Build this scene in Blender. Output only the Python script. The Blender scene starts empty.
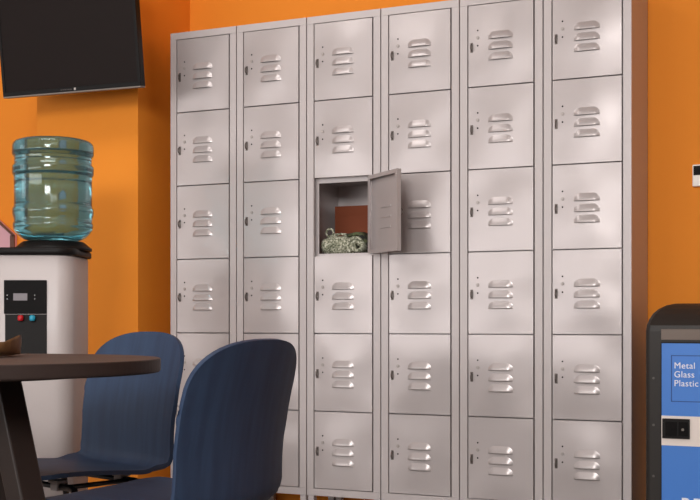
import bpy, bmesh, math, random
from mathutils import Vector, Matrix
C = bpy.context.scene.collection
PI = math.pi
random.seed(4)

# ------------------------------------------------------------------ camera, world, lights, exposure
YAW = 0.436
cam_d = bpy.data.cameras.new('camera'); cam = bpy.data.objects.new('camera', cam_d); C.objects.link(cam)
cam_d.sensor_width = 36; cam_d.lens = 1200 / 700 * 36
cam_d.shift_y = 71.5 / 700
cam_d.clip_start = 0.05
cam.location = (2.625, -3.965, 0.82)
cam.rotation_euler = (PI / 2, 0, YAW)
bpy.context.scene.camera = cam

w = bpy.data.worlds.new('world'); bpy.context.scene.world = w
w.use_nodes = True
w.node_tree.nodes['Background'].inputs[0].default_value = (1, 0.97, 0.95, 1)
w.node_tree.nodes['Background'].inputs[1].default_value = 0.3

def area(name, loc, aim, sx, sy, power, col=(1, 1, 1)):
    d = bpy.data.lights.new(name, 'AREA'); d.shape = 'RECTANGLE'; d.size = sx; d.size_y = sy
    d.energy = power; d.color = col
    o = bpy.data.objects.new(name, d); C.objects.link(o); o.location = loc
    o.rotation_euler = (Vector(aim) - Vector(loc)).to_track_quat('-Z', 'Y').to_euler()
    return o
area('window_daylight', (-3.9, -3.2, 1.7), (0.6, 0.0, 1.1), 1.8, 1.4, 20, (1, 0.98, 0.97))
area('window_daylight', (-1.7, -6.45, 1.25), (-1.5, 0.2, 1.1), 4.4, 1.0, 84, (1, 0.98, 0.98))
area('window_daylight', (2.25, -6.0, 2.4), (0.0, 0.0, 1.2), 1.5, 0.9, 145, (1, 0.98, 0.97))
area('ceiling_panel_light', (0.2, -1.5, 2.75), (-0.2, -0.9, 0), 0.9, 0.6, 15, (1, 0.97, 0.95))
area('ceiling_panel_light', (2.6, -3.6, 2.75), (2.2, -2.4, 0), 1.4, 1.2, 18, (1, 0.97, 0.95))

vs = bpy.context.scene.view_settings
vs.view_transform = 'Standard'; vs.look = 'None'; vs.gamma = 1; vs.use_curve_mapping = False
vs.exposure = 0.0

# ------------------------------------------------------------------ materials
def srgb(r, g, b):
    f = lambda c: (c / 255 / 12.92) if c / 255 <= 0.04045 else ((c / 255 + 0.055) / 1.055) ** 2.4
    return (f(r), f(g), f(b), 1)
def mat(name, col, rough=0.5, metal=0.0, **kw):
    m = bpy.data.materials.new(name); m.use_nodes = True
    b = m.node_tree.nodes['Principled BSDF']
    b.inputs['Base Color'].default_value = col
    b.inputs['Roughness'].default_value = rough; b.inputs['Metallic'].default_value = metal
    for k, v in kw.items(): b.inputs[k.replace('_', ' ')].default_value = v
    return m
def noise(m, scale, detail=2, coord='Object', stretch=(1, 1, 1)):
    nt = m.node_tree
    if coord == 'World': g = nt.nodes.new('ShaderNodeNewGeometry').outputs['Position']
    else: g = nt.nodes.new('ShaderNodeTexCoord').outputs['Object']
    mp = nt.nodes.new('ShaderNodeMapping'); mp.inputs['Scale'].default_value = stretch
    nt.links.new(g, mp.inputs[0])
    n = nt.nodes.new('ShaderNodeTexNoise'); n.inputs['Scale'].default_value = scale; n.inputs['Detail'].default_value = detail
    nt.links.new(mp.outputs[0], n.inputs['Vector'])
    return n.outputs['Fac']
def ramp(m, fac, stops):
    nt = m.node_tree; r = nt.nodes.new('ShaderNodeValToRGB'); nt.links.new(fac, r.inputs[0])
    while len(r.color_ramp.elements) < len(stops): r.color_ramp.elements.new(0.5)
    for e, (p, c) in zip(r.color_ramp.elements, stops): e.position = p; e.color = c
    return r.outputs[0]
def to_color(m, out): m.node_tree.links.new(out, m.node_tree.nodes['Principled BSDF'].inputs['Base Color'])
def bump(m, fac, strength, dist, ):
    nt = m.node_tree; b = nt.nodes.new('ShaderNodeBump')
    b.inputs['Strength'].default_value = strength; b.inputs['Distance'].default_value = dist
    nt.links.new(fac, b.inputs['Height']); nt.links.new(b.outputs[0], nt.nodes['Principled BSDF'].inputs['Normal'])

M = {}
M['orange'] = mat('orange_wall_paint', srgb(236, 142, 42), 0.7, 0, Specular_IOR_Level=0.25)
bump(M['orange'], noise(M['orange'], 90, 3, 'World'), 0.15, 0.002)
M['locker'] = mat('warm_grey_powder_coat', srgb(192, 184, 183), 0.42, 0.15)
bump(M['locker'], noise(M['locker'], 260, 2, 'World'), 0.04, 0.001)
M['door'] = mat('warm_grey_door_sheet', srgb(189, 181, 180), 0.34, 0.35)
bump(M['door'], noise(M['door'], 5.0, 0.5, 'World'), 1.0, 0.013)
M['dark'] = mat('painted_opening_shade', srgb(22, 18, 18), 0.8)  # flat dark colour standing for the shade in slots, holes and gaps
M['hasp'] = mat('dull_steel', srgb(112, 104, 100), 0.4, 0.5)
M['chrome'] = mat('bright_steel', srgb(176, 168, 164), 0.5, 0.5)
M['blue'] = mat('blue_stained_plywood', srgb(58, 84, 128), 0.55, 0, Specular_IOR_Level=0.3)
to_color(M['blue'], ramp(M['blue'], noise(M['blue'], 9, 3, 'Object', (0.5, 5, 0.5)),
         [(0.35, srgb(40, 55, 80)), (0.65, srgb(46, 64, 91))]))
M['tabletop'] = mat('dark_brown_laminate', srgb(84, 68, 62), 0.6, 0, Specular_IOR_Level=0.2)
to_color(M['tabletop'], ramp(M['tabletop'], noise(M['tabletop'], 6, 4, 'Object', (1, 8, 1)),
         [(0.3, srgb(74, 60, 55)), (0.7, srgb(92, 76, 70))]))
M['tableleg'] = mat('dark_stained_table_leg', srgb(42, 33, 30), 0.45, 0, Specular_IOR_Level=0.3)
M['wood'] = mat('brown_carved_wood', srgb(120, 84, 46), 0.5)
to_color(M['wood'], ramp(M['wood'], noise(M['wood'], 14, 4, 'Object', (1, 6, 3)),
         [(0.3, srgb(78, 50, 28)), (0.7, srgb(108, 76, 44))]))
M['black'] = mat('black_plastic', srgb(18, 15, 14), 0.5, 0, Specular_IOR_Level=0.2)
M['gloss_black'] = mat('glossy_black_panel', srgb(12, 10, 10), 0.5, 0, Specular_IOR_Level=0.1)
M['tube'] = mat('black_steel_tube', srgb(16, 15, 16), 0.35)
M['pad'] = mat('grey_plastic_mount', srgb(150, 140, 138), 0.5)
M['white'] = mat('white_dispenser_shell', srgb(192, 183, 181), 0.4)
M['screen'] = mat('tv_screen', srgb(31, 25, 24), 0.6, 0, Specular_IOR_Level=0.1)
M['bezel'] = mat('tv_black_bezel', srgb(12, 10, 10), 0.5, 0, Specular_IOR_Level=0.2)
M['silver'] = mat('silver_strip', srgb(120, 112, 106), 0.5, 0.3)
M['lcd'] = mat('grey_lcd', srgb(128, 122, 126), 0.3)
M['red'] = mat('red_tap', srgb(190, 20, 30), 0.4)
M['cyan'] = mat('blue_tap', srgb(30, 150, 180), 0.4)
M['binblack'] = mat('charcoal_bin_shell', srgb(42, 38, 35), 0.45, 0, Specular_IOR_Level=0.3)
M['binblue'] = mat('blue_bin_door', srgb(62, 124, 208), 0.45)
M['binline'] = mat('dark_blue_groove', srgb(30, 66, 130), 0.6)
M['binwhite'] = mat('white_bin_band', srgb(232, 220, 212), 0.5)
M['print'] = mat('white_print', srgb(240, 240, 242), 0.6)
M['pink'] = mat('pink_board', srgb(212, 164, 174), 0.6)
M['boardframe'] = mat('dark_brown_frame', srgb(92, 52, 34), 0.5)
M['rust'] = mat('rust_brown_card', srgb(122, 58, 28), 0.8)
M['floor'] = mat('grey_vinyl_floor', srgb(120, 112, 106), 0.45)
M['ceil'] = mat('white_ceiling', srgb(225, 222, 218), 0.8)
M['plain'] = mat('pale_wall_paint', srgb(190, 184, 178), 0.7)
M['reader'] = mat('white_plastic', srgb(248, 244, 236), 0.4)
m = M['knit'] = mat('mottled_knit', srgb(170, 170, 150), 0.95)
to_color(m, ramp(m, noise(m, 170, 2, 'Object'), [(0.34, srgb(84, 88, 68)), (0.5, srgb(150, 152, 130)), (0.66, srgb(212, 210, 192))]))
bump(m, noise(m, 150, 2, 'Object'), 0.8, 0.004)
m = M['knitdark'] = mat('dark_green_cloth', srgb(70, 74, 52), 0.95)
to_color(m, ramp(m, noise(m, 50, 2, 'Object'), [(0.4, srgb(38, 38, 34)), (0.6, srgb(92, 98, 66))]))
bump(m, noise(m, 120, 2, 'Object'), 0.6, 0.003)
# bottle: clear tinted plastic
m = M['bottle'] = mat('blue_clear_bottle', (0.43, 0.71, 0.76, 1), 0.08, 0, Transmission_Weight=0.95, IOR=1.36)
m = M['water'] = mat('water', (0.55, 0.85, 0.92, 1), 0.0, 0, Transmission_Weight=1.0, IOR=1.33)

# ------------------------------------------------------------------ mesh helpers
def BM(): return bmesh.new()
def box(bm, x0, x1, y0, y1, z0, z1, mi=0, T=None):
    P = [Vector(p) for p in ((x0,y0,z0),(x1,y0,z0),(x1,y1,z0),(x0,y1,z0),(x0,y0,z1),(x1,y0,z1),(x1,y1,z1),(x0,y1,z1))]
    if T: P = [T @ p for p in P]
    v = [bm.verts.new(p) for p in P]
    for q in ((0,3,2,1),(4,5,6,7),(0,1,5,4),(1,2,6,5),(2,3,7,6),(3,0,4,7)):
        f = bm.faces.new([v[i] for i in q]); f.material_index = mi
def loft(bm, rings, caps=True, mi=0, smooth=True, closed=True):
    R = [[bm.verts.new(p) for p in r] for r in rings]
    n = len(R[0])
    for a, b in zip(R, R[1:]):
        for i in range(n if closed else n - 1):
            j = (i + 1) % n
            f = bm.faces.new((a[i], a[j], b[j], b[i])); f.smooth = smooth; f.material_index = mi
    if caps:
        f = bm.faces.new(list(reversed(R[0]))); f.material_index = mi
        f = bm.faces.new(R[-1]); f.material_index = mi
def lathe(bm, prof, n=32, c=(0, 0), mi=0, caps=True):
    loft(bm, [[(c[0] + r * math.cos(2*PI*i/n), c[1] + r * math.sin(2*PI*i/n), z) for i in range(n)] for r, z in prof], caps, mi)
def tube(bm, pts, r, n=10, mi=0):
    pts = [Vector(p) for p in pts]; rings = []
    prev = None
    for i, p in enumerate(pts):
        d = (pts[min(i+1, len(pts)-1)] - pts[max(i-1, 0)]).normalized()
        if prev is None: u = d.orthogonal().normalized()
        else: u = (prev - d * prev.dot(d)).normalized()
        prev = u; v = d.cross(u)
        rr = r[i] if isinstance(r, (list, tuple)) else r
        rings.append([p + (u * math.cos(2*PI*k/n) + v * math.sin(2*PI*k/n)) * rr for k in range(n)])
    loft(bm, rings, True, mi)
def disc(bm, c, r, axis='y', d=0.002, n=14, mi=0):
    # short cylinder facing -y, front at c
    A = [(c[0] + r*math.cos(2*PI*i/n), c[1], c[2] + r*math.sin(2*PI*i/n)) for i in range(n)]
    B = [(x, y + d, z) for x, y, z in A]
    loft(bm, [A, B], True, mi, False)
def rrect(w, d, r, n=6, cx=0, cy=0):
    P = []
    for sx, sy, a0 in ((1, 1, 0), (-1, 1, 90), (-1, -1, 180), (1, -1, 270)):
        for k in range(n + 1):
            a = math.radians(a0 + 90 * k / n)
            P.append((cx + sx*(w/2 - r) + r*math.cos(a), cy + sy*(d/2 - r) + r*math.sin(a)))
    return P
def obj(name, bm, ms, parent=None, bevel=0, seg=2, loc=None):
    bmesh.ops.recalc_face_normals(bm, faces=bm.faces[:])
    me = bpy.data.meshes.new(name); bm.to_mesh(me); bm.free()
    for m_ in (ms if isinstance(ms, list) else [ms]): me.materials.append(m_)
    o = bpy.data.objects.new(name, me); C.objects.link(o)
    if parent: o.parent = parent
    if loc: o.location = loc
    if bevel:
        b = o.modifiers.new('bevel', 'BEVEL'); b.width = bevel; b.segments = seg; b.limit_method = 'ANGLE'
        b.angle_limit = math.radians(40)
    return o
def tag(o, label, cat, group=None):
    o['label'] = label; o['category'] = cat
    if group: o['group'] = group
    return o
def thing(name, label, cat, loc=(0, 0, 0), rz=0, group=None):
    o = bpy.data.objects.new(name, None); C.objects.link(o); o.empty_display_size = 0.1
    o.location = loc; o.rotation_euler = (0, 0, rz)
    return tag(o, label, cat, group)
def struct(name, bm, m_):
    o = obj(name, bm, m_); o['kind'] = 'structure'; return o
def dup_tree(o, parent=None):
    c = o.copy(); C.objects.link(c); c.parent = parent
    for ch in [x for x in o.children]: dup_tree(ch, c)
    return c
def text_part(name, body, size, m_, parent, loc, rot, bold=0.0, spacing=1.0, line=1.0, depth=0.0006):
    cu = bpy.data.curves.new('t', 'FONT'); cu.body = body; cu.size = size; cu.extrude = depth; cu.offset = bold
    cu.space_character = spacing; cu.space_line = line
    tmp = bpy.data.objects.new('t', cu); C.objects.link(tmp)
    dg = bpy.context.evaluated_depsgraph_get(); dg.update()
    me = bpy.data.meshes.new_from_object(tmp.evaluated_get(dg))
    bpy.data.objects.remove(tmp); bpy.data.curves.remove(cu)
    me.materials.clear(); me.materials.append(m_)
    o = bpy.data.objects.new(name, me); C.objects.link(o); o.parent = parent
    o.location = loc; o.rotation_euler = rot
    return o

# ------------------------------------------------------------------ room
WY = 0.279
XL, XR, YF, ZC = -4.2, 4.6, -6.6, 2.8
b = BM(); box(b, XL-.1, XR+.1, YF-.1, WY+.1, -.1, 0); struct('floor', b, M['floor'])
b = BM(); box(b, XL-.1, XR+.1, YF-.1, WY+.1, ZC, ZC+.1); struct('ceiling', b, M['ceil'])
b = BM(); box(b, XL, XR, WY, WY+.1, 0, ZC); struct('wall_back', b, M['orange'])
b = BM(); box(b, -.579, -.087, -.092, WY, 0, ZC); struct('wall_pier', b, M['orange'])
b = BM(); box(b, XR, XR+.1, YF, WY, 0, ZC); struct('wall_right', b, M['plain'])
b = BM(); box(b, XL-.1, XL, YF, WY, 0, ZC); struct('wall_left', b, M['plain'])
b = BM(); box(b, XL-.1, XR+.1, YF-.1, YF, 0, ZC); struct('wall_front', b, M['plain'])

# ------------------------------------------------------------------ lockers
Z0 = 1.9206; H = 0.2862; UW = 0.2958; DEP = 0.268
DW = 0.243 - 0.0106; DH = H - 0.0046          # door sheet
BULGE = 0.0052
def bulge(p, q):      # pressed steel sheet, crowned outwards a few millimetres
    return -BULGE * (math.sin(PI * min(1, max(0, p))) * math.sin(PI * min(1, max(0, q)))) ** 1.25
def louver(bm, x0, x1, z_bot, hgt, out, yf=0.0, inside=False):
    """pressed louver: bulges out of the sheet towards -y, lower edge closed by dark faces painted as slot shade"""
    nu, nv = 18, 7
    G = []
    for j in range(nv + 1):
        v = j / nv
        row = []
        for i in range(nu + 1):
            u = i / nu
            e = min(u, 1 - u) / 0.24
            s = 1.0 if e >= 1 else math.sin(e * PI / 2) ** 1.0
            top = z_bot + hgt * (0.55 + 0.45 * s)
            z = z_bot + (top - z_bot) * v
            h = out * s * (math.cos(v * PI / 2) ** 1.15 if v < 1 else 0)
            X_ = x0 + (x1 - x0) * u
            row.append(bm.verts.new((X_, bulge(1 + X_ / DW, 1 + z / DH) - h - 0.0002, z)))
        G.append(row)
    for j in range(nv):
        for i in range(nu):
            f = bm.faces.new((G[j][i], G[j][i+1], G[j+1][i+1], G[j+1][i])); f.smooth = True
    base = [bm.verts.new((x0 + (x1 - x0) * i / nu, bulge(1 + (x0 + (x1 - x0) * i / nu) / DW, 1 + z_bot / DH) - 0.0002, z_bot + 0.0005)) for i in range(nu + 1)]
    for i in range(nu):
        f = bm.faces.new((base[i], base[i+1], G[0][i+1], G[0][i])); f.material_index = 1  # no real slot here, its shade is painted on these faces
def make_door(u):
    # local origin: hinge line = right edge of the door, at its top, front plane y = 0; the sheet runs to -x
    b = BM()
    # slightly dished front sheet
    n = 10; t = 0.0012
    N = 24; G = []
    for j_ in range(N + 1):
        row = []
        for i_ in range(N + 1):
            p_, q_ = i_ / N, j_ / N
            row.append(b.verts.new((-DW * (1 - p_), bulge(p_, q_), -DH * (1 - q_))))
        G.append(row)
    for j_ in range(N):
        for i_ in range(N):
            f_ = b.faces.new((G[j_][i_], G[j_][i_+1], G[j_+1][i_+1], G[j_+1][i_])); f_.smooth = True
    box(b, -DW + .001, -.001, t * .9, t, -DH + .001, -.001)
    for (x0, x1, z0, z1) in ((-DW, 0, -0.0012, 0), (-DW, 0, -DH, -DH + 0.0012), (-DW, -DW + 0.0012, -DH + .0012, -0.0012), (-0.0012, 0, -DH + .0012, -0.0012)):
        box(b, x0, x1, t, 0.016, z0, z1)
    for (x0, x1, z0, z1) in ((-DW, 0, -0.014, 0), (-DW, 0, -DH, -DH + 0.014), (-DW, -DW + 0.016, -DH + .014, -0.014), (-0.016, 0, -DH + .014, -0.014)):
        box(b, x0, x1, 0.016, 0.0172, z0, z1)
    xl = -DW
    for zb in (-0.123, -0.1595, -0.196):
        louver(b, xl + 0.0735, xl + 0.1615, zb, 0.0265, 0.0068)
        box(b, xl + 0.078, xl + 0.157, t, t + 0.0025, zb + 0.001, zb + 0.006)
    d = obj('door', b, [M['door'], M['dark']], u)
    return d
def make_fittings(d):
    xl = -DW
    b = BM()    # hasp: back plate, tongue and staple ring
    box(b, xl + 0.0075, xl + 0.0175, -0.0012, 0, -0.163, -0.129)
    pts = [(xl + 0.0125, -0.001 - 0.0125 * math.sin(a), -0.146 + 0.012 * math.cos(a)) for a in [PI * k / 8 for k in range(9)]]
    tube(b, pts, 0.0022, 8)
    obj('hasp', b, M['hasp'], d)
    b = BM(); disc(b, (xl + 0.0345, -0.0045, -0.113), 0.0058, d=0.0055, n=18)
    disc(b, (xl + 0.0345, -0.0055, -0.113), 0.0042, d=0.0007, n=16)
    obj('lock', b, M['chrome'], d, 0.0006)
    for z in (-0.088, -0.141):
        b = BM(); disc(b, (xl + 0.0345, bulge(0.0345 / DW, 1 + z / DH) - 0.0007, z), 0.0030, d=0.0012, n=12)
        obj('painted_screw_hole', b, M['dark'], d)  # solid disc, the shade of a hole put into its colour
def make_unit():
    u = thing('steel_locker', '', 'locker')
    b = BM(); zb, zt = 0.177, Z0 + 0.0267
    s = 0.0012
    box(b, 0, s, 0.0, DEP, zb, zt); box(b, UW - s, UW, 0.0, DEP, zb, zt)
    box(b, s, UW - s, DEP - s, DEP, zb, zt)
    box(b, s, UW - s, 0.0, DEP - s, zt - s, zt); box(b, s, UW - s, 0.0, DEP - s, zb, zb + s)
    box(b, s, UW - s, -0.0004, 0.016, Z0 + 0.0004, zt - s)                  # head rail
    box(b, s, UW - s, -0.0004, 0.016, zb + s, Z0 - 6 * H - 0.0004)          # foot rail
    for x0, x1 in ((s, 0.0268), (UW - 0.0268, UW - s)):                     # stiles
        box(b, x0, x1, 0, 0.016, Z0 - 6 * H + 0.0002, Z0 - 0.0002)
    for x0, x1 in ((0.020, 0.037), (UW - 0.037, UW - 0.020)):               # door stops
        box(b, x0, x1, 0.026, 0.028, zb + .01, Z0 + 0.005)
    for j in range(0, 7):                                                   # shelves with folded front lips
        z = Z0 - j * H
        box(b, 0.037, UW - 0.037, 0.026, 0.028, z - 0.016, z + 0.009)
        if 0 < j < 6: box(b, s, UW - s, 0.028, DEP - s, z - 0.0012, z)
    obj('cabinet_body', b, M['locker'], u)
    for x in (0.002, UW - 0.0265):
        for y in (0.003, DEP - 0.028):
            b = BM(); box(b, x, x + 0.0245, y, y + 0.0245, 0, 0.177); obj('leg', b, M['locker'], u, 0.0015)
    return u
unit0 = make_unit()
XH = UW - 0.0268 - 0.0056           # hinge line
d0 = make_door(unit0); make_fittings(d0)
for k in range(6):
    d = d0 if k == 0 else dup_tree(d0, unit0)
    d.location = (XH, 0, Z0 - k * H - 0.0023)
LOCK = ['leftmost grey steel locker column, behind the blue chair with its face turned this way',
        'grey steel locker column, second from left, bottom doors behind the nearer chair back',
        'grey steel locker column with one door standing open on a rolled scarf',
        'grey steel locker column partly covered by the opened door of its left neighbour',
        'grey steel locker column second from the recycling bin, all six doors shut',
        'rightmost grey steel locker column, standing next to the recycling bin, its side visible']
for i in range(6):
    u = unit0 if i == 0 else dup_tree(unit0)
    u.location = (0.3 * i + 0.0021, 0, 0)
    tag(u, LOCK[i], 'locker', 'six-door steel lockers against the orange wall')
    if i == 2:
        for ch in u.children:
            if ch.name.startswith('door') and abs(ch.location.z - (Z0 - 2 * H - 0.0023)) < 1e-3:
                ch.location.y = -0.001; ch.location.x = XH + .0006
                ch.rotation_euler = (0, 0, math.radians(139.5))
                ch['label'] = 'open locker door, swung right, inner face showing'

# things in the open compartment
SH = Z0 - 3 * H                       # shelf level
b = BM(); box(b, -.075, .075, -.02, .02, 0, .198)
box(b, -.0755, .0755, -.0206, -.02, .158, .160)
o = obj('cardboard_box', b, M['rust'], None, 0.002, loc=(0.705, 0.20, SH + 0.0005))
tag(o, 'rust brown box standing at the back of the open locker compartment', 'box')
scarf = thing('rolled_scarf', 'mottled grey-green knitted scarf rolled up in the open locker compartment', 'scarf', (0.702, 0.090, SH + 0.0045))
scarf.scale = (1.14, 1, 1.14)
def lumpy(bm, p0, p1, r0, r1, seed, nseg=22, n=20):
    rnd = random.Random(seed); ph = [rnd.uniform(0, 6.28) for _ in range(8)]
    p0, p1 = Vector(p0), Vector(p1); d = (p1 - p0).normalized(); u = d.cross(Vector((0, 0, 1))).normalized(); v = u.cross(d)
    rings = []
    for i in range(nseg + 1):
        t = i / nseg; c = p0.lerp(p1, t)
        e = math.sqrt(max(0.0, 1 - abs(2 * t - 1) ** 5)) * 0.97 + 0.03
        ring = []
        for k in range(n):
            a = 2 * PI * k / n
            rr = (r0 + (r1 - r0) * t) * e * (1 + .05 * math.sin(3 * a + 9 * t + ph[0]) + .05 * math.sin(17 * t + ph[1] + a) + .03 * math.sin(5 * a + 25 * t + ph[2]))
            ring.append(c + u * math.cos(a) * rr * 1.15 + v * math.sin(a) * rr)
        rings.append(ring)
    loft(bm, rings)
b = BM(); lumpy(b, (-.068, -.012, .031), (.045, -.004, .034), .030, .033, 2)
obj('knitted_roll', b, M['knit'], scarf)
b = BM()                               # the curled free end showing its spiral
rings = []
for i in range(46):
    t = i / 45; a = -0.3 + t * 3.4 * PI; r = 0.010 + 0.0205 * t
    cx, cz = .068 + r * math.cos(a), .031 + r * .92 * math.sin(a)
    th = 0.0045
    nx, nz = math.cos(a) * th, math.sin(a) * th
    rings.append([(cx - nx, -.042 - .008*t, cz - nz), (cx + nx, -.042 - .008*t, cz + nz), (cx + nx, .03, cz + nz), (cx - nx, .03, cz - nz)])
loft(b, rings, True, 0, True)
obj('curled_end', b, M['knit'], scarf)
b = BM()
rings = []
for i in range(24):                    # dark green fold draped over to the right
    t = i / 23; x = .030 + .088 * t; z = .069 + .006 * math.sin(t * 3) - .060 * max(0, t - .35) ** 1.5 * 1.6
    rings.append([(x, -.030 + .01 * math.sin(7*t), z), (x, .045, z + .004), (x, .045, z - .008), (x, -.030 + .01 * math.sin(7*t), z - .010)])
loft(b, rings)
obj('folded_layer', b, M['knitdark'], scarf)
b = BM()
pts = [(-.038 + .013 * math.cos(a), -.012, .075 + .013 * math.sin(a)) for a in [PI*2*k/14 - .9 for k in range(13)]]
pts += [(-.02, -.008, .069), (0.0, -.005, .070), (.022, -.008, .068)]
tube(b, pts, 0.0038, 8)
obj('drawstring', b, M['knit'], scarf)

# ------------------------------------------------------------------ television
tv = thing('television', 'black flat television tilted down on the orange pier', 'television', (-0.2515, -0.2930, 1.685), math.radians(3.6))
tv.rotation_euler = (math.radians(7.5), 0, math.radians(3.6))
TW, TH = 0.614, 0.398
b = BM(); box(b, -TW/2, TW/2, 0, .03, 0.006, TH); box(b, -TW*.33, TW*.33, .03, .055, .06, TH - .06)
# bezel lips in front
for x0, x1, z0, z1 in ((-TW/2, TW/2, TH - .012, TH), (-TW/2, TW/2, .006, .022), (-TW/2, -TW/2 + .012, .022, TH - .012), (TW/2 - .012, TW/2, .022, TH - .012)):
    box(b, x0, x1, -.004, 0, z0, z1)
obj('bezel', b, M['bezel'], tv, 0.0012)
b = BM(); box(b, -TW/2 + .012, TW/2 - .012, -.001, 0.002, .022, TH - .012); obj('screen', b, M['screen'], tv)
b = BM(); box(b, -TW/2, TW/2, -.0035, .028, 0, .006); obj('silver_strip', b, M['silver'], tv, 0.001)
b = BM(); box(b, .018, .026, -.0048, -.004, .0095, .0185); obj('logo', b, M['chrome'], tv)
b = BM()
for x, wd in ((-.042, .006), (-.033, .005), (-.025, .007), (-.015, .004), (-.008, .006), (.001, .006)):
    box(b, x, x + wd, -.0045, -.004, .012, .0155)
obj('logo_lettering', b, mat('faint_print', srgb(70, 62, 60), 0.5), tv)
b = BM(); box(b, -.05, .05, .055, .065, .12, .28)
tube(b, [(0, .06, .2), (0, .13, .19)], .015, 12)
obj('wall_mount', b, M['black'], tv)
b = BM(); box(b, -.045, .045, .118, .126, .14, .25); obj('mount_plate', b, M['black'], tv)

# ------------------------------------------------------------------ board behind the dispenser
bd = thing('notice_board', 'pink board with sloping brown-edged top, behind the water dispenser', 'board', (-1.2, WY - .004, 1.0))
pent = [(-.204, 0), (.204, 0), (.204, .206), (0, .36), (-.204, .206)]
def prism(bm, P, y0, y1, mi=0):
    loft(bm, [[(x, y0, z) for x, z in P], [(x, y1, z) for x, z in P]], True, mi, False)
b = BM(); prism(b, pent, -.012, 0); obj('board_face', b, M['pink'], bd)
b = BM()
for (x0, z0), (x1, z1), wd in ((pent[0], pent[1], .012), (pent[1], pent[2], .024), (pent[2], pent[3], .010), (pent[3], pent[4], .010), (pent[4], pent[0], .024)):
    dx, dz = x1 - x0, z1 - z0; L = math.hypot(dx, dz); nx, nz = -dz / L * wd, dx / L * wd
    prism(b, [(x0, z0), (x1, z1), (x1 + nx, z1 + nz), (x0 + nx, z0 + nz)], -.018, -.012)
obj('board_frame', b, M['boardframe'], bd)

# ------------------------------------------------------------------ water dispenser (local -y faces the room)
dp = thing('water_dispenser', 'white floor-standing water dispenser with black tap panel and black top', 'water dispenser', (-0.020, -0.741, 0), YAW)
BWD, BDP = 0.262, 0.31
fy = -BDP / 2
def body_ring(z, g=0.0): return [(x, y, z) for x, y in rrect(BWD - 2*g, BDP - 2*g, 0.055 - g, 8)]
b = BM()
loft(b, [body_ring(.01), body_ring(1.03), body_ring(1.036, .004)])
bmesh.ops.recalc_face_normals(b, faces=b.faces[:])
obj('housing', b, M['white'], dp)
b = BM(); loft(b, [body_ring(0, .012), body_ring(.01, .008)]); obj('base_plinth', b, M['black'], dp)
b = BM()
def cap_ring(z, g): return [(x, y, z) for x, y in rrect(BWD + .022 - 2*g, BDP + .02 - 2*g, 0.062 - g, 8)]
loft(b, [cap_ring(1.0365, .004), cap_ring(1.040, 0), cap_ring(1.054, 0), cap_ring(1.060, .006)])
c = (.034, .012)
lathe(b, [(.128, 1.058), (.128, 1.066), (.122, 1.070), (.106, 1.084), (.100, 1.088), (.06, 1.089)], 40, c)
obj('top_cover', b, M['black'], dp)
b = BM(); px0, px1 = -.083, .055
box(b, px0, px1, fy - .006, fy - .0, .845, .954)
obj('control_panel', b, M['gloss_black'], dp, 0.0015)
b = BM(); box(b, px0 + .003, px1, fy - .002, fy, .66, .843)
obj('dispensing_recess', b, M['black'], dp)
rec = b
b = BM(); box(b, px0 + .031, px0 + .076, fy - .0072, fy - .006, .888, .911); obj('display', b, M['lcd'], dp)
for nm, x, mm in (('hot_tap', px0 + .056, 'red'), ('cold_tap', px0 + .094, 'cyan')):
    b = BM(); lathe(b, [(.0075, .822), (.0095, .826), (.0095, .836), (.006, .840)], 16, (x, fy - .012))
    t_ = obj(nm, b, M[mm], dp)
for x in (px0 + .011, px0 + .100):
    for z in (.893, .905):
        b = BM(); disc(b, (x, fy - .0068, z), .0014, d=.0008, n=10); obj('indicator_light', b, M['print'], dp)

bt = thing('water_bottle', 'large clear blue ribbed water bottle upside down on the dispenser', 'bottle', (0, 0, 0), 0)
wx = dp.location.x + math.cos(YAW) * c[0] - math.sin(YAW) * c[1]
wy = dp.location.y + math.sin(YAW) * c[0] + math.cos(YAW) * c[1]
bt.location = (wx, wy, 1.0895)
prof = [(.030, 0), (.075, .001), (.096, .006), (.108, .014), (.122, .028), (.130, .040), (.132, .050), (.132, .058), (.1285, .064), (.1285, .074), (.1295, .080),
        (.1325, .088), (.1335, .096), (.1335, .108), (.1300, .114), (.1285, .118), (.1285, .215), (.1295, .219), (.1335, .225), (.1345, .232), (.1345, .247),
        (.1335, .252), (.1285, .258), (.1275, .262), (.1275, .280), (.1285, .284), (.134, .290), (.1350, .300), (.1345, .318), (.132, .328), (.124, .336), (.108, .341), (.07, .341), (.03, .339)]
b = BM()
inner = [(r - .0035, z) for r, z in prof]
inner = [(inner[0][0], .0035)] + inner[1:-1] + [(inner[-1][0], prof[-1][1] - .0035)]
inner[1] = (inner[1][0], .0045); inner[-2] = (inner[-2][0], .3375); inner[-3] = (inner[-3][0], .3375); inner[2] = (inner[2][0], .0095)
lathe(b, prof, 56); lathe(b, inner, 56)
bot = obj('bottle_shell', b, M['bottle'], bt)

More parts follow.
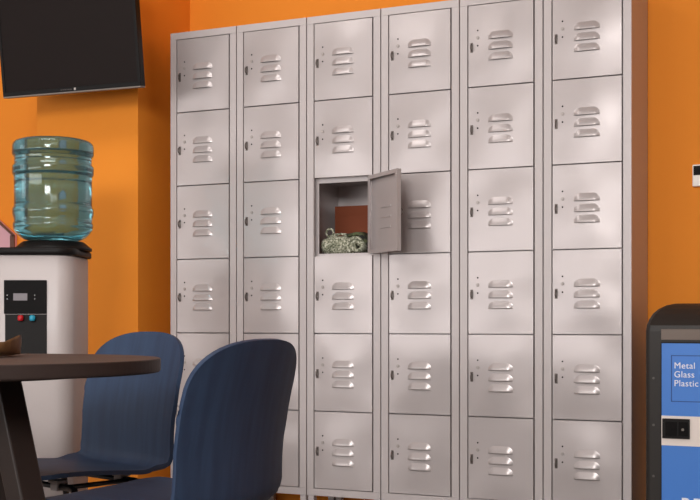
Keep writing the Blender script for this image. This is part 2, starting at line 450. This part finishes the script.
# ------------------------------------------------------------------ chairs
def camd(a, c_): return (a * math.cos(YAW) - c_ * math.sin(YAW), a * math.sin(YAW) + c_ * math.cos(YAW))
def camw(a, c_): d_ = camd(a, c_); return (2.625 + d_[0], -3.965 + d_[1])
def shell_mesh(W=0.203):
    prof = [(.225, .428), (.222, .436), (.205, .442), (.16, .446), (.09, .444), (.02, .439), (-.05, .433), (-.115, .428), (-.165, .427), (-.190, .431),
            (-.202, .442), (-.207, .475), (-.209, .52), (-.212, .57), (-.225, .65), (-.240, .71), (-.252, .755), (-.262, .792)]
    # resample by arclength
    P = [Vector((x, 0, z)) for x, z in prof]
    L = [0]
    for a, c_ in zip(P, P[1:]): L.append(L[-1] + (c_ - a).length)
    tot = L[-1]
    def at(s):
        for i in range(len(P) - 1):
            if s <= L[i+1] or i == len(P) - 2:
                t = (s - L[i]) / (L[i+1] - L[i]); return P[i].lerp(P[i+1], t)
    S = []
    rf, rt = 0.085, 0.125
    for k in range(10): S.append(rf * (1 - math.cos(PI/2 * (k / 10))))
    nmid = 26
    for k in range(nmid): S.append(rf + (tot - rf - rt) * k / nmid)
    for k in range(15): S.append(tot - rt + rt * math.sin(PI/2 * k / 14))
    bm = BM(); G = []; nu = 30
    for s in S:
        p = at(min(s, tot - 1e-5))
        w_ = W
        row = []
        for i in range(nu + 1):
            u = math.sin(PI / 2 * (-1 + 2 * i / nu))
            cut = 1 - max(0, 1 - abs(u) ** 2.7) ** (1 / 2.7)
            mid = tot * 0.5
            if s > mid: s2 = mid + (s - mid) * (1 - cut * rt / (tot - mid))
            else: s2 = mid - (mid - s) * (1 - cut * rf / mid)
            p2 = at(min(s2, tot - 1e-5)); z = p2.z
            bend = min(1, max(0, (z - .438) / .05)); bend = bend * bend * (3 - 2 * bend)
            w2 = W * (1 - 0.02 * math.exp(-((z - .53) / .05) ** 2) * bend - .02 * (1 - bend))
            q = min(1, max(0, (p2.x + .19) / .15)); q = 1 - q * q * (3 - 2 * q)
            if z > .47: q = 1
            row.append(bm.verts.new((p2.x + .035 * q * u * u, w2 * u, z + (.005 * (1 - bend) + .014 * math.exp(-((p2.x + .165) / .05) ** 2) * (1 - bend)) * u ** 4)))
        G.append(row)
    for a, c_ in zip(G, G[1:]):
        for i in range(nu):
            f = bm.faces.new((a[i], a[i+1], c_[i+1], c_[i])); f.smooth = True
    return bm
def make_chair(label):
    t = thing('plywood_chair', label, 'chair', group='blue plywood chairs at the table')
    o = obj('seat_shell', shell_mesh(), M['blue'], t)
    sm = o.modifiers.new('solid', 'SOLIDIFY'); sm.thickness = 0.011; sm.offset = -1
    bv = o.modifiers.new('bevel', 'BEVEL'); bv.width = 0.003; bv.segments = 2; bv.limit_method = 'ANGLE'; bv.angle_limit = math.radians(50)
    b = BM()
    for x in (.105, -.085):
        tube(b, [(x, -.165, .415), (x, .165, .415)], .0075)
    for y in (-.13, .13): tube(b, [(.105, y, .415), (-.085, y, .415)], .0065)
    obj('under_frame', b, M['tube'], t)
    for sx, x in ((1, .105), (-1, -.085)):
        for sy in (-1, 1):
            b = BM()
            tube(b, [(x, sy*.10, .415), (x, sy*.155, .415), (x + sx*.004, sy*.172, .411), (x + sx*.010, sy*.180, .397), (x + sx*.016, sy*.184, .375), (x + sx*.09, sy*.215, .012)], .0085, 12)
            lg = obj('leg', b, M['tube'], t)
            b = BM(); lathe(b, [(.011, 0), (.011, .014), (.009, .02)], 14, (x + sx*.0915, sy*.2155)); obj('foot_cap', b, M['black'], lg)
            b = BM(); box(b, x - .016, x + .016, sy*.095 - .02, sy*.095 + .02, .4235, .431); box(b, x - .013, x + .013, sy*.095 - .015, sy*.095 + .015, .405, .4235)
            obj('seat_mount', b, M['pad'], t, .002)
    return t
ch = make_chair('blue plywood chair in front, its dark curved back turned to us')
def setdir(o, x, y, dx, dy): o.location = (x, y, 0); o.rotation_euler = (0, 0, math.atan2(dy, dx))
setdir(ch, *camw(-.397, 2.565), *camd(-.885, .465))
ch2 = dup_tree(ch)
ch.scale = (1, 1, .988); ch2.scale = (1, 1, .997)
ch2['label'] = 'blue plywood chair farther back, inner face of its backrest showing beside the water dispenser'
setdir(ch2, *camw(-.718, 3.10), *camd(-.68, -.73))

# ------------------------------------------------------------------ table
tb = thing('round_table', 'dark brown round table with splayed legs in the left foreground', 'table', (0.792, -1.975, 0))
b = BM(); lathe(b, [(.395, .7105), (.4065, .7105), (.4090, .713), (.4095, .716), (.4095, .7375), (.4088, .7393), (.407, .740), (.395, .740)], 128, caps=False)
for f_ in b.faces: f_.smooth = False
obj('table_edge', b, mat('dark_edge_band', srgb(54, 43, 40), .55, 0, Specular_IOR_Level=.2), tb)
b = BM(); lathe(b, [(.400, .711), (.4068, .7112), (.4068, .7396), (.405, .7401), (.10, .7402)], 96)
top = obj('tabletop', b, M['tabletop'], tb, 0)
top.data.polygons.foreach_set('use_smooth', [False] * len(top.data.polygons))
b = BM(); lathe(b, [(.24, .700), (.24, .7105)], 48); obj('under_plate', b, M['tableleg'], tb)
a0 = math.radians(-14.8)
for k in range(3):
    a = a0 + 2 * PI * k / 3
    ux, uy = math.cos(a), math.sin(a)
    b = BM(); rings = []
    for z, r, hw in ((0.0, .372, .029), (.700, .124, .031)):
        ring = []
        for q in range(4):
            aa = a + PI / 4 + q * PI / 2
            ring.append((ux * r + hw * 1.35 * math.cos(aa), uy * r + hw * 1.35 * math.sin(aa), z))
        rings.append(ring)
    loft(b, rings, True, 0, False); obj('leg', b, M['tableleg'], tb, .004)

# carved dish
ds = thing('wooden_dish', 'brown carved wooden dish with an upturned end on the dark table', 'dish', (0.690, -1.888, 0.7402), YAW)
b = BM(); rings = []; N = 26; n = 28
def dish_ring(t, inner):
    x = -.135 + .270 * t
    e = math.sqrt(max(0, 1 - abs(2*t - 1) ** 5))
    w_ = .075 * e + .006
    rim = .035 - .003 * math.sin(PI * t) + .015 * max(0, (t - .93) / .07) ** 1.2 + .016 * max(0, (.12 - t) / .12) ** 1.5
    bot = .003 if .06 < t < .94 else .006
    return x, w_, rim, bot
outer, inn = [], []
for i in range(N + 1):
    t = i / N; x, w_, rim, bot = dish_ring(t, 0)
    pts = []
    for k in range(n + 1):
        a = PI + PI * k / n
        pts.append((x, w_ * math.copysign(abs(math.cos(a)) ** .7, math.cos(a)), rim + (rim - bot) * -abs(math.sin(a)) ** .8))
    th = .006
    for k in range(n + 1):
        a = 2 * PI - PI * k / n
        ww = max(.001, w_ - th)
        dd = max(.002, rim - bot - th)
        pts.append((x, ww * math.copysign(abs(math.cos(a)) ** .7, math.cos(a)), rim - dd * abs(math.sin(a)) ** .8))
    rings.append(pts)
loft(b, rings, True)
obj('dish_bowl', b, M['wood'], ds)
b = BM(); box(b, -.05, .05, -.02, .02, 0, .006); obj('foot', b, M['wood'], ds, .001)

# ------------------------------------------------------------------ recycling bin
BX0, BX1, BY0, BY1, BZ = 1.891, 2.335, -.25, .265, .876
rb = thing('recycling_bin', 'charcoal recycling bin with blue door beside the lockers', 'recycling bin', (BX0, BY0, 0))
W_, D_ = BX1 - BX0, BY1 - BY0
b = BM(); rings = []
def bring(z, gs, gf):
    # gs side inset, gf front inset
    x0, x1, y0, y1 = gs, W_ - gs, gf, D_
    r = .012
    return [(x0 + r, y0, z), (x1 - r, y0, z), (x1, y0 + r, z), (x1, y1, z), (x0, y1, z), (x0, y0 + r, z)]
for z, gs, gf in ((.03, 0, 0), (.790, 0, 0), (.808, .002, .003), (.826, .006, .018), (.843, .014, .036), (.858, .028, .056), (.870, .048, .078), (.876, .072, .098)):
    rings.append(bring(z, gs, gf))
loft(b, rings, True, 0, False)
obj('bin_shell', b, M['binblack'], rb, .004)
b = BM(); box(b, .01, W_ - .01, .01, D_ - .01, 0, .03); obj('plinth', b, M['black'], rb)
PX0, PX1 = .0515, W_ - .0515
b = BM(); box(b, PX0 - .004, PX1 + .004, -.0012, 0, .06, .758); obj('door_recess', b, M['dark'], rb)  # thin plate on the shell, gap shade given by its dark colour
dr = BM(); box(dr, PX0, PX1, -.006, -.0012, .064, .754)
door = obj('door', dr, M['binblue'], rb, .0012)
b = BM()
gx0, gx1, gz0, gz1 = .080, W_ - .080, .577, .718
for x0, x1, z0, z1 in ((gx0, gx1, gz0, gz0 + .0025), (gx0, gx1, gz1 - .0025, gz1), (gx0, gx0 + .0025, gz0, gz1), (gx1 - .0025, gx1, gz0, gz1)):
    box(b, x0, x1, -.0064, -.006, z0, z1)
obj('groove', b, M['binline'], door)
b = BM(); box(b, PX0, PX1, -.0072, -.006, .444, .534); obj('white_band', b, M['binwhite'], door)
b = BM()
box(b, .0545, .136, -.014, -.0072, .466, .526)
la = obj('latch', b, M['black'], door, .0015)
b = BM(); box(b, .064, .099, -.0165, -.014, .474, .517); box(b, .103, .131, -.0155, -.014, .474, .517)
obj('latch_paddle', b, M['gloss_black'], la, .001)
b = BM(); disc(b, (.116, -.0175, .494), .004, d=.002); obj('key_lock', b, M['silver'], la)
M['rivet'] = mat('dull_rivet', srgb(92, 88, 84), .5, .5)
for zz in (.647, .504, .348, .2):
    for xx in (.026, W_ - .026):
        b = BM(); disc(b, (xx, -.0015, zz), .0038, d=.002); obj('rivet', b, M['rivet'], rb)
b = BM(); box(b, PX0 - .002, W_ - PX0 + .002, -.003, 0, .764, .797); obj('metal_band', b, mat('brushed_dark_trim', srgb(104, 92, 84), .3, .4), rb, .001)
text_part('door_lettering', 'Metal\nGlass\nPlastic', .0268, M['print'], door, (.0885, -.0066, .678), (PI/2, 0, 0), 0, 1.06, 1.0)
text_part('recycle_lettering', 'RECYCLE', .058, M['print'], door, (.108, -.0066, .2475), (PI/2, 0, 0), .0006, 1.0)
# three chasing arrows
b = BM(); cx_, cz_, R_ = W_ / 2, .345, .058
for k in range(3):
    a = math.radians(120 * k + 30)
    T = lambda p: (cx_ + p[0]*math.cos(a) - p[1]*math.sin(a), -.0070, cz_ + p[0]*math.sin(a) + p[1]*math.cos(a))
    shp = [(-.034, -.046), (.012, -.046), (.012, -.054), (.034, -.037), (.012, -.020), (.012, -.028), (-.026, -.028)]
    P = [T(p) for p in shp]
    loft(b, [P, [(x, y + .001, z) for x, y, z in P]], True, 0, False)
    shp = [(.036, -.034), (.046, -.018), (.036, -.002), (.022, -.012)]
    P = [T(p) for p in shp]
    loft(b, [P, [(x, y + .001, z) for x, y, z in P]], True, 0, False)
obj('recycling_symbol', b, M['print'], door)

# ------------------------------------------------------------------ wall reader
rd = thing('wall_controller', 'small white wall controller with dark display on the orange wall', 'wall controller', (1.951, WY, 1.283))
b = BM(); box(b, 0, .12, -.018, 0, 0, .075); obj('casing', b, M['reader'], rd, .003)
b = BM(); box(b, .004, .085, -.0188, -.018, .038, .070); obj('display', b, M['gloss_black'], rd)
